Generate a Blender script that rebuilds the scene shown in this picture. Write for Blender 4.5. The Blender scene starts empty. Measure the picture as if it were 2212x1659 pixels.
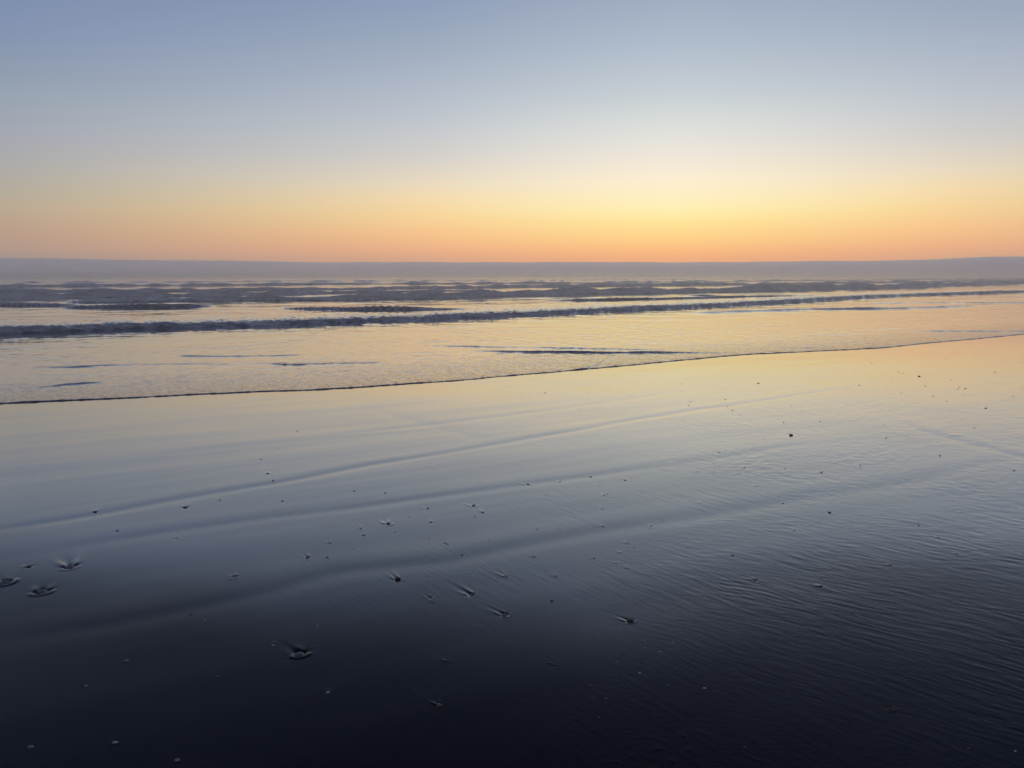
import bpy, math, random, time
_T0 = time.time()
import numpy as np
np.seterr(over='ignore')
from mathutils import Vector, Matrix

random.seed(7)
R = math.radians
scene = bpy.context.scene
col = scene.collection

# ------------------------------------------------------------------ camera
F_DISP = 1662.0          # focal length in pixels of a 2212-px-wide picture
CAM_H = 1.58
PITCH = R(8.2)
cam_d = bpy.data.cameras.new('camera')
cam_d.sensor_width = 36.0
cam_d.lens = 36.0 * F_DISP / 2212.0
cam_d.clip_start = 0.05
cam_d.clip_end = 20000
cam = bpy.data.objects.new('camera', cam_d)
cam.location = (0, 0, CAM_H)
cam.rotation_euler = (R(90) - PITCH, 0, 0)
col.objects.link(cam)
scene.camera = cam

# ------------------------------------------------------------------ light: dusk sky, sun just gone behind the fog bank
SUN_AZ = R(11.5)         # to the right of the view axis (+Y towards +X)
SUN_EL = R(0.2)


def lin(c):
    o = []
    for x in c:
        x = x / 255.0
        o.append(x / 12.92 if x <= 0.04045 else ((x + 0.055) / 1.055) ** 2.4)
    return o


def build_world():
    w = bpy.data.worlds.new('World')
    scene.world = w
    w.use_nodes = True
    nt = w.node_tree
    N, L = nt.nodes, nt.links
    N.clear()

    def math_n(op, a, b=None, c=None, clamp=False):
        n = N.new('ShaderNodeMath')
        n.operation = op
        n.use_clamp = clamp
        for i, v in enumerate((a, b, c)):
            if v is None:
                continue
            if isinstance(v, (int, float)):
                n.inputs[i].default_value = v
            else:
                L.new(v, n.inputs[i])
        return n.outputs[0]

    tc = N.new('ShaderNodeTexCoord')
    sep = N.new('ShaderNodeSeparateXYZ')
    L.new(tc.outputs['Generated'], sep.inputs[0])
    x, y, z = sep.outputs
    el = math_n('ARCSINE', math_n('MAXIMUM', math_n('MINIMUM', z, 1.0), -1.0))
    elp = math_n('SQRT', math_n('DIVIDE', math_n('MAXIMUM', el, 0.0), math.pi / 2))
    # azimuth away from the sun
    hl = math_n('MAXIMUM', math_n('SQRT', math_n('ADD', math_n('MULTIPLY', x, x), math_n('MULTIPLY', y, y))), 1e-4)
    dot = math_n('DIVIDE', math_n('ADD', math_n('MULTIPLY', x, math.sin(SUN_AZ)), math_n('MULTIPLY', y, math.cos(SUN_AZ))), hl)
    az = math_n('ARCCOSINE', math_n('MAXIMUM', math_n('MINIMUM', dot, 1.0), -1.0))

    def ramp(stops):
        n = N.new('ShaderNodeValToRGB')
        n.color_ramp.interpolation = 'LINEAR'
        els = n.color_ramp.elements
        while len(els) > 1:
            els.remove(els[-1])
        for i, (e, c) in enumerate(stops):
            p = math.sqrt(e / 90.0)
            k = els[0] if i == 0 else els.new(p)
            k.position = p
            g = 0.3 * c[0] + 0.55 * c[1] + 0.15 * c[2]
            q = 0.16 * min(1.0, max(0.0, (e - 5) / 6)) * min(1.0, max(-0.6, (30 - e) / 8))
            gm = 2.0 * max(0.0, 1 - abs(e - 7.5) / 4.5)
            c = (c[0], c[1] - gm, c[2] + 0.5 * gm)
            k.color = (*lin([min(255, max(0, x * (1 - q) + g * q)) for x in c]), 1)
        L.new(elp, n.inputs[0])
        return n.outputs[0]

    A = ramp(SKY_A)
    Mm = ramp(SKY_M)
    B = ramp(SKY_B)
    C = ramp(SKY_C)
    f1 = math_n('POWER', math_n('DIVIDE', az, R(17.5), clamp=True), 1.4)
    f2 = math_n('DIVIDE', math_n('SUBTRACT', az, R(17.5)), R(27), clamp=True)
    m = N.new('ShaderNodeMapRange')
    m.interpolation_type = 'SMOOTHSTEP'
    L.new(az, m.inputs[0])
    m.inputs[1].default_value = R(44)
    m.inputs[2].default_value = R(150)

    def mix(f, a, b):
        n = N.new('ShaderNodeMix')
        n.data_type = 'RGBA'
        L.new(f, n.inputs[0])
        L.new(a, n.inputs[6])
        L.new(b, n.inputs[7])
        return n.outputs[2]
    c = mix(m.outputs[0], mix(f2, mix(f1, A, Mm), B), C)
    bg = N.new('ShaderNodeBackground')
    bg.inputs[1].default_value = 1.0
    L.new(c, bg.inputs[0])
    sky = N.new('ShaderNodeTexSky')
    sky.sky_type = 'NISHITA'
    sky.sun_disc = False
    sky.sun_elevation = SUN_EL
    sky.sun_rotation = SUN_AZ
    sky.dust_density = 2.0
    bg2 = N.new('ShaderNodeBackground')
    bg2.inputs[1].default_value = 0.002
    L.new(sky.outputs[0], bg2.inputs[0])
    add = N.new('ShaderNodeAddShader')
    L.new(bg.outputs[0], add.inputs[0])
    L.new(bg2.outputs[0], add.inputs[1])
    out = N.new('ShaderNodeOutputWorld')
    L.new(add.outputs[0], out.inputs[0])


# elevation in degrees, display colour; under the sun / 45 degrees away / behind the viewer
SKY_A = [(0, (225, 160, 120)), (.98, (240, 174, 130)), (1.58, (250, 187, 130)), (2.42, (254, 208, 138)), (3.6, (255, 228, 154)), (4.43, (255, 239, 176)), (5.38, (254, 240, 194)),
         (6.5, (252, 240, 207)), (8.2, (239, 232, 215)), (9.9, (222, 225, 219)), (12.5, (195, 206, 213)), (15.5, (172, 188, 207)), (18.3, (157, 172, 197)),
         (25, (108, 122, 157)), (34, (57, 73, 122)), (50, (48, 59, 88)), (90, (40, 50, 76))]
SKY_M = [(0, (200, 152, 128)), (.98, (216, 167, 138)), (1.7, (236, 177, 137)), (2.9, (247, 197, 142)), (4.2, (248, 214, 156)), (5.4, (244, 220, 174)), (6.5, (233, 219, 191)),
         (8.2, (213, 210, 200)), (9.9, (197, 202, 206)), (12.5, (177, 188, 204)), (15.5, (156, 172, 195)), (18.3, (140, 158, 191)),
         (25, (100, 115, 153)), (34, (54, 70, 120)), (50, (48, 59, 88)), (90, (40, 50, 76))]
SKY_B = [(0, (152, 136, 132)), (.9, (165, 147, 140)), (1.52, (178, 153, 140)), (2.5, (186, 158, 138)), (4.0, (186, 169, 147)), (4.95, (180, 172, 155)), (6.4, (172, 172, 166)),
         (8.3, (163, 168, 178)), (10.5, (149, 164, 179)), (12, (139, 155, 179)), (14.3, (127, 146, 182)), (15.7, (122, 142, 180)),
         (25, (88, 104, 146)), (34, (50, 66, 117)), (50, (47, 58, 88)), (90, (40, 50, 76))]
SKY_C = [(0, (146, 143, 144)), (3, (154, 149, 149)), (7, (148, 146, 150)), (12.5, (128, 131, 143)), (20, (100, 108, 128)), (34, (58, 70, 100)), (50, (47, 57, 85)), (90, (40, 50, 76))]
build_world()

sun_d = bpy.data.lights.new('sun', 'SUN')
sun_d.energy = 0.25
sun_d.angle = R(0.53)
sun_d.color = (1.0, 0.62, 0.32)
sun = bpy.data.objects.new('sun', sun_d)
sun_dir = Vector((math.sin(SUN_AZ) * math.cos(SUN_EL), math.cos(SUN_AZ) * math.cos(SUN_EL), math.sin(SUN_EL)))
sun.rotation_euler = sun_dir.to_track_quat('Z', 'Y').to_euler()
sun.location = (40, 200, 30)
col.objects.link(sun)

scene.view_settings.view_transform = 'Standard'
scene.view_settings.look = 'None'
scene.view_settings.exposure = 0.0
scene.view_settings.gamma = 1.0
scene.view_settings.use_curve_mapping = False
scene.cycles.use_denoising = True
scene.cycles.volume_bounces = 8
scene.cycles.max_bounces = 12
scene.cycles.glossy_bounces = 4
scene.cycles.volume_step_rate = 1.0

# ------------------------------------------------------------------ numpy noise


GRAD = np.random.RandomState(11).rand(4096).astype(np.float32) * np.float32(2 * math.pi)
GX, GY = np.cos(GRAD), np.sin(GRAD)


def noise(x, y, seed=0):
    """gradient noise, about -1..1"""
    x = np.asarray(x, np.float32)
    y = np.asarray(y, np.float32)
    fl = np.floor(x)
    ix = fl.astype(np.int32)
    fx = x - fl
    fl = np.floor(y)
    iy = fl.astype(np.int32)
    fy = y - fl
    u = fx * fx * fx * (fx * (fx * 6 - 15) + 10)
    v = fy * fy * fy * (fy * (fy * 6 - 15) + 10)
    hx0 = ix * np.int32(73856093) + np.int32(seed * 9781)
    hx1 = hx0 + np.int32(73856093)
    hy0 = iy * np.int32(19349663)
    hy1 = hy0 + np.int32(19349663)

    def g(hx, hy, dx, dy):
        h = hx ^ hy
        h = ((h ^ (h >> 15)) * np.int32(668265263))
        h = (h ^ (h >> 13)) & 4095
        return GX[h] * (fx - dx) + GY[h] * (fy - dy)
    n0 = g(hx0, hy0, 0, 0)
    n0 += (g(hx1, hy0, 1, 0) - n0) * u
    n1 = g(hx0, hy1, 0, 1)
    n1 += (g(hx1, hy1, 1, 1) - n1) * u
    n0 += (n1 - n0) * v
    return n0 * np.float32(1.5)


def fbm(x, y, octaves=3, seed=0, gain=0.5):
    x = np.asarray(x, np.float32)
    y = np.asarray(y, np.float32)
    s = np.zeros(np.broadcast(x, y).shape, np.float32)
    a = 1.0
    f = 1.0
    for o in range(octaves):
        s += a * noise(x * f, y * f, seed + o * 17)
        a *= gain
        f *= 2.03
    return s


def sstep(a, b, x):
    k = np.clip((x - a) / (b - a), 0, 1)
    return k * k * (3 - 2 * k)


# ------------------------------------------------------------------ place frame: s = out to sea, t = along the shore
SH = R(29.0)
nS = np.array([-math.sin(SH), math.cos(SH)])
nT = np.array([math.cos(SH), math.sin(SH)])
SLOPE = 0.030


def st(x, y):
    return x * nS[0] + y * nS[1], x * nT[0] + y * nT[1]


def z_sand_base(s):
    s = np.asarray(s, float)
    return -SLOPE * np.maximum(s, -6.0) * np.where(s > 60, 60 / np.maximum(s, 1), 1)


S_EDGE, S_FLAT = 11.5, 28.0


def z_sea_base(s):
    """the swash lies on the beach, then levels out to the sea"""
    s = np.asarray(s, float)
    k = np.clip(s - S_EDGE, 0, S_FLAT - S_EDGE)
    w = S_FLAT - S_EDGE
    up = -SLOPE * np.minimum(s, S_EDGE)
    return up - SLOPE * (k - k * k / (2 * w))


def ground_hit(u, v, fn):
    """point of the ground seen along a direction (u, v in 2212x1659 px)"""
    a = (u - 1106.0) / F_DISP
    b = (829.5 - v) / F_DISP
    d = np.array([a, math.cos(PITCH) + b * math.sin(PITCH), -math.sin(PITCH) + b * math.cos(PITCH)])
    z = 0.0
    for _ in range(40):
        k = (z - CAM_H) / d[2]
        p = d * k
        z = float(fn(st(p[0], p[1])[0]))
    return p[0], p[1], z, k * np.linalg.norm(d)


def line_st(pts, fn):
    out = []
    for p in pts:
        x, y, z, dist = ground_hit(p[0], p[1], fn)
        s, t = st(x, y)
        out.append((t, s, dist, p[2] if len(p) > 2 else 0))
    out.sort()
    return np.array(out)


# ------------------------------------------------------------------ the water's edge
edge_px = [(-120, 878), (0, 872), (250, 862), (500, 849), (700, 842), (850, 832), (1000, 822), (1150, 808), (1290, 796), (1450, 781), (1530, 773), (1610, 766), (1680, 763),
           (1750, 760), (1900, 752), (2000, 742), (2100, 733), (2212, 722), (2330, 712)]
E = line_st(edge_px, z_sand_base)


def smooth_interp(t, T, S):
    """interp with linear continuation, slightly smoothed"""
    def f(q):
        r = np.interp(q, T, S)
        r = np.where(q < T[0], S[0] + (q - T[0]) * 0.02, r)
        r = np.where(q > T[-1], S[-1] + (q - T[-1]) * 0.02, r)
        return r
    w = 0.25
    return (f(t - 2 * w) + 2 * f(t - w) + 3 * f(t) + 2 * f(t + w) + f(t + 2 * w)) / 9.0


def s_edge_raw(t):
    b = smooth_interp(t, E[:, 0], E[:, 1])
    z0 = np.zeros_like(t)
    return b + 0.035 * noise(t * 1.3, z0 + 3.3, 5) + 0.024 * noise(t * 4.0, z0 + 1.3, 6) + 0.010 * noise(t * 13.0, z0 + 7.3, 9)


EDGE_T = np.concatenate([np.arange(-700, -40, 0.5), np.arange(-40, 110, 0.005), np.arange(110, 900, 0.5)])
EDGE_S = s_edge_raw(EDGE_T)


def s_edge(t):
    return np.interp(t, EDGE_T, EDGE_S)


# ------------------------------------------------------------------ materials
MATS = {}


def new_mat(name):
    m = bpy.data.materials.new(name)
    m.use_nodes = True
    m.node_tree.nodes.clear()
    MATS[name] = m
    return m, m.node_tree.nodes, m.node_tree.links


def nd(N, kind, **kw):
    n = N.new(kind)
    for k, v in kw.items():
        setattr(n, k, v)
    return n


def mapr(N, L, src, a, b, c, d):
    m = N.new('ShaderNodeMapRange')
    L.new(src, m.inputs[0])
    for i, v in enumerate((a, b, c, d)):
        m.inputs[i + 1].default_value = v
    return m.outputs[0]


def mmath(N, L, op, a, b=None):
    n = N.new('ShaderNodeMath')
    n.operation = op
    for i, v in enumerate((a, b)):
        if v is None:
            continue
        if isinstance(v, (int, float)):
            n.inputs[i].default_value = v
        else:
            L.new(v, n.inputs[i])
    return n.outputs[0]


def sand_material():
    m, N, L = new_mat('wet_black_sand')
    tc = N.new('ShaderNodeTexCoord')
    wet = nd(N, 'ShaderNodeAttribute', attribute_name='wet')  # water film, with vignette darkening of the near sides worked in
    p = N.new('ShaderNodeBsdfPrincipled')
    patch = N.new('ShaderNodeTexNoise')
    patch.inputs['Scale'].default_value = 0.9
    patch.inputs['Detail'].default_value = 4
    L.new(tc.outputs['Object'], patch.inputs['Vector'])
    grain = N.new('ShaderNodeTexNoise')
    grain.inputs['Scale'].default_value = 300
    grain.inputs['Detail'].default_value = 3
    L.new(tc.outputs['Object'], grain.inputs['Vector'])
    cr = N.new('ShaderNodeValToRGB')
    e = cr.color_ramp.elements
    e[0].position, e[0].color = 0.3, (0.004, 0.004, 0.0044, 1)
    e[1].position, e[1].color = 0.75, (0.012, 0.0112, 0.0108, 1)
    mix = mmath(N, L, 'ADD', mmath(N, L, 'MULTIPLY', grain.outputs[0], 0.6), mmath(N, L, 'MULTIPLY', patch.outputs[0], 0.4))
    L.new(mix, cr.inputs[0])
    dry = N.new('ShaderNodeMix')
    dry.data_type = 'RGBA'
    dry.blend_type = 'MULTIPLY'
    dry.inputs[0].default_value = 1.0
    L.new(cr.outputs[0], dry.inputs[6])
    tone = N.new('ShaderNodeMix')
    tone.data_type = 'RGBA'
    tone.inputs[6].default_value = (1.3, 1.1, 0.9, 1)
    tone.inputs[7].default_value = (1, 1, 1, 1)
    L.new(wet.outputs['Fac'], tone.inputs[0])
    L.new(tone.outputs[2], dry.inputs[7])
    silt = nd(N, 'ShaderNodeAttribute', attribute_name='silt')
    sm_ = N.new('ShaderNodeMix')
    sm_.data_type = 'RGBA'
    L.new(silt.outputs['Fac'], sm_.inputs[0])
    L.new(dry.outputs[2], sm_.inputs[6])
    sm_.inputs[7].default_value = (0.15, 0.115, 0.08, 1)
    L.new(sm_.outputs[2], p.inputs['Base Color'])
    p.inputs['IOR'].default_value = 1.33
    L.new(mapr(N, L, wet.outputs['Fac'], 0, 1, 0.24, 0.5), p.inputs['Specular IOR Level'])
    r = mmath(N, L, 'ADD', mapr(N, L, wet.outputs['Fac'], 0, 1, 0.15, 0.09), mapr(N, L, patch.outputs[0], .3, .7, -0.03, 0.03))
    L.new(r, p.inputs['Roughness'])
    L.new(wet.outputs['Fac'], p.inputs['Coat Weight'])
    p.inputs['Coat IOR'].default_value = 1.44
    p.inputs['Coat Roughness'].default_value = 0.04
    # fine sand grain and tiny drain marks
    b = N.new('ShaderNodeBump')
    b.inputs['Strength'].default_value = 0.45
    b.inputs['Distance'].default_value = 0.0006
    L.new(grain.outputs[0], b.inputs['Height'])
    fine = N.new('ShaderNodeTexNoise')
    fine.inputs['Scale'].default_value = 38
    fine.inputs['Detail'].default_value = 3
    L.new(tc.outputs['Object'], fine.inputs['Vector'])
    b2 = N.new('ShaderNodeBump')
    b2.inputs['Strength'].default_value = 0.4
    b2.inputs['Distance'].default_value = 0.0012
    L.new(fine.outputs[0], b2.inputs['Height'])
    L.new(b.outputs[0], b2.inputs['Normal'])
    L.new(b2.outputs[0], p.inputs['Normal'])
    o = N.new('ShaderNodeOutputMaterial')
    L.new(p.outputs[0], o.inputs[0])
    return m


def sea_material():
    m, N, L = new_mat('sea_water')
    tc = N.new('ShaderNodeTexCoord')
    foam = nd(N, 'ShaderNodeAttribute', attribute_name='foam')
    edge = nd(N, 'ShaderNodeAttribute', attribute_name='edge')
    p = N.new('ShaderNodeBsdfPrincipled')
    p.inputs['Base Color'].default_value = (0.028, 0.033, 0.040, 1)
    p.inputs['IOR'].default_value = 1.34
    p.inputs['Roughness'].default_value = 0.09
    p.inputs['Coat Weight'].default_value = 1.0
    p.inputs['Coat IOR'].default_value = 1.46
    p.inputs['Coat Roughness'].default_value = 0.07
    # small ripples across the wind
    mp = N.new('ShaderNodeMapping')
    mp.inputs['Rotation'].default_value = (0, 0, -R(8))
    mp.inputs['Scale'].default_value = (0.45, 1.0, 1.0)
    L.new(tc.outputs['Object'], mp.inputs[0])
    n1 = N.new('ShaderNodeTexNoise')
    n1.inputs['Scale'].default_value = 9
    n1.inputs['Detail'].default_value = 5
    n1.inputs['Roughness'].default_value = 0.6
    L.new(mp.outputs[0], n1.inputs['Vector'])
    n2 = N.new('ShaderNodeTexNoise')
    n2.inputs['Scale'].default_value = 55
    n2.inputs['Detail'].default_value = 3
    L.new(tc.outputs['Object'], n2.inputs['Vector'])
    b1 = N.new('ShaderNodeBump')
    b1.inputs['Strength'].default_value = 0.5
    b1.inputs['Distance'].default_value = 0.006
    L.new(n1.outputs[0], b1.inputs['Height'])
    b2 = N.new('ShaderNodeBump')
    b2.inputs['Distance'].default_value = 0.004
    L.new(mapr(N, L, edge.outputs['Fac'], 0.0, 2.2, 0.8, 0.12), b2.inputs['Strength'])
    L.new(n2.outputs[0], b2.inputs['Height'])
    L.new(b1.outputs[0], b2.inputs['Normal'])
    L.new(b2.outputs[0], p.inputs['Normal'])
    # foam: pale froth, lit only by the sky
    fm = N.new('ShaderNodeBsdfPrincipled')
    fm.inputs['Base Color'].default_value = (0.68, 0.66, 0.63, 1)
    fm.inputs['Roughness'].default_value = 0.55
    fm.inputs['Specular IOR Level'].default_value = 0.35
    n5 = N.new('ShaderNodeTexNoise')
    n5.inputs['Scale'].default_value = 0.9
    n5.inputs['Detail'].default_value = 7
    n5.inputs['Roughness'].default_value = 0.68
    mp5 = N.new('ShaderNodeMapping')
    mp5.inputs['Rotation'].default_value = (0, 0, -SH)
    mp5.inputs['Scale'].default_value = (0.3, 1.0, 2.2)
    L.new(tc.outputs['Object'], mp5.inputs[0])
    L.new(mp5.outputs[0], n5.inputs['Vector'])
    fc = N.new('ShaderNodeValToRGB')
    e5 = fc.color_ramp.elements
    e5[0].position, e5[0].color = 0.36, (0.5, 0.49, 0.48, 1)
    e5[1].position, e5[1].color = 0.66, (0.95, 0.94, 0.92, 1)
    L.new(n5.outputs[0], fc.inputs[0])
    L.new(fc.outputs[0], fm.inputs['Base Color'])
    b3 = N.new('ShaderNodeBump')
    b3.inputs['Strength'].default_value = 1.0
    b3.inputs['Distance'].default_value = 0.11
    n3 = N.new('ShaderNodeTexNoise')
    n3.inputs['Scale'].default_value = 3.5
    n3.inputs['Detail'].default_value = 6
    n3.inputs['Roughness'].default_value = 0.65
    mp3 = N.new('ShaderNodeMapping')
    mp3.inputs['Rotation'].default_value = (0, 0, -SH)
    mp3.inputs['Scale'].default_value = (0.35, 1.0, 1.6)
    L.new(tc.outputs['Object'], mp3.inputs[0])
    L.new(mp3.outputs[0], n3.inputs['Vector'])
    L.new(n3.outputs[0], b3.inputs['Height'])
    L.new(b3.outputs[0], fm.inputs['Normal'])
    v = mmath(N, L, 'ADD', mmath(N, L, 'MULTIPLY', foam.outputs['Fac'], 1.35), mmath(N, L, 'ADD', mapr(N, L, n3.outputs[0], 0.2, 0.8, -0.45, 0.15), mapr(N, L, n5.outputs[0], 0.3, 0.7, -0.35, 0.15)))
    f = mapr(N, L, v, 0.0, 0.5, 0.0, 1.0)
    # froth left in the last metre or two of the swash
    n4 = N.new('ShaderNodeTexNoise')
    n4.inputs['Scale'].default_value = 14
    n4.inputs['Detail'].default_value = 6
    n4.inputs['Roughness'].default_value = 0.7
    L.new(tc.outputs['Object'], n4.inputs['Vector'])
    ef = mmath(N, L, 'MULTIPLY', mapr(N, L, edge.outputs['Fac'], 0.0, 4.5, 0.72, 0.0), mapr(N, L, n4.outputs[0], 0.42, 0.62, 0.04, 0.9))
    f = mmath(N, L, 'MAXIMUM', f, ef)
    mx = N.new('ShaderNodeMixShader')
    L.new(f, mx.inputs[0])
    L.new(p.outputs[0], mx.inputs[1])
    L.new(fm.outputs[0], mx.inputs[2])
    o = N.new('ShaderNodeOutputMaterial')
    L.new(mx.outputs[0], o.inputs[0])
    return m


def simple_mat(name, c1, c2, rough, scale=60, bump=0.002, coat=0.0):
    m, N, L = new_mat(name)
    tc = N.new('ShaderNodeTexCoord')
    n = N.new('ShaderNodeTexNoise')
    n.inputs['Scale'].default_value = scale
    n.inputs['Detail'].default_value = 4
    L.new(tc.outputs['Object'], n.inputs['Vector'])
    cr = N.new('ShaderNodeValToRGB')
    e = cr.color_ramp.elements
    e[0].position, e[0].color = 0.35, (*c1, 1)
    e[1].position, e[1].color = 0.68, (*c2, 1)
    L.new(n.outputs[0], cr.inputs[0])
    p = N.new('ShaderNodeBsdfPrincipled')
    L.new(cr.outputs[0], p.inputs['Base Color'])
    p.inputs['Roughness'].default_value = rough
    p.inputs['Coat Weight'].default_value = coat
    p.inputs['Coat Roughness'].default_value = 0.15
    b = N.new('ShaderNodeBump')
    b.inputs['Strength'].default_value = 0.5
    b.inputs['Distance'].default_value = bump
    L.new(n.outputs[0], b.inputs['Height'])
    L.new(b.outputs[0], p.inputs['Normal'])
    o = N.new('ShaderNodeOutputMaterial')
    L.new(p.outputs[0], o.inputs[0])
    return m


def volume_mat(name, color, density, aniso):
    m, N, L = new_mat(name)
    v = N.new('ShaderNodeVolumePrincipled')
    v.inputs['Color'].default_value = (*color, 1)
    v.inputs['Density'].default_value = density
    v.inputs['Anisotropy'].default_value = aniso
    o = N.new('ShaderNodeOutputMaterial')
    L.new(v.outputs[0], o.inputs['Volume'])
    return m


# ------------------------------------------------------------------ mesh helpers


def grid_mesh(name, X, Y, Z, mat, attrs=None, wrap=False):
    """rows x cols arrays -> one smooth quad sheet"""
    nr, nc = X.shape
    me = bpy.data.meshes.new(name)
    co = np.empty((nr * nc, 3), np.float32)
    co[:, 0] = X.ravel()
    co[:, 1] = Y.ravel()
    co[:, 2] = Z.ravel()
    idx = np.arange(nr * nc).reshape(nr, nc)
    if wrap:
        a = idx[:-1, :]
        b = np.roll(a, -1, 1)
        d = idx[1:, :]
        c = np.roll(d, -1, 1)
    else:
        a = idx[:-1, :-1]
        b = idx[:-1, 1:]
        c = idx[1:, 1:]
        d = idx[1:, :-1]
    q = np.stack([a, b, c, d], -1).reshape(-1, 4)
    nf = len(q)
    me.vertices.add(nr * nc)
    me.vertices.foreach_set('co', co.ravel())
    me.loops.add(nf * 4)
    me.loops.foreach_set('vertex_index', q.astype(np.int32).ravel())
    me.polygons.add(nf)
    me.polygons.foreach_set('loop_start', np.arange(0, nf * 4, 4, dtype=np.int32))
    me.polygons.foreach_set('use_smooth', np.ones(nf, bool))
    for k, arr in (attrs or {}).items():
        at = me.attributes.new(k, 'FLOAT', 'POINT')
        at.data.foreach_set('value', arr.astype(np.float32).ravel())
    me.update(calc_edges=True)
    me.materials.append(mat)
    o = bpy.data.objects.new(name, me)
    col.objects.link(o)
    return o


def poly_dist(x, y, pts):
    """signed distance to a polyline (positive on the seaward side) and a taper at its ends"""
    best = np.full(x.shape, 1e9)
    sign = np.ones(x.shape)
    taper = np.ones(x.shape)
    n = len(pts) - 1
    for i in range(n):
        ax, ay = pts[i]
        bx, by = pts[i + 1]
        dx, dy = bx - ax, by - ay
        L2 = dx * dx + dy * dy
        kk = ((x - ax) * dx + (y - ay) * dy) / L2
        k = np.clip(kk, 0, 1)
        px, py = x - (ax + k * dx), y - (ay + k * dy)
        d = np.hypot(px, py)
        better = d < best
        best = np.where(better, d, best)
        sg = np.sign(dx * (y - ay) - dy * (x - ax))
        sign = np.where(better, sg, sign)
        g = (i + k) / n
        taper = np.where(better, g, taper)
    return best * sign, np.clip(np.minimum(taper, 1 - taper) * 7, 0, 1)


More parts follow.
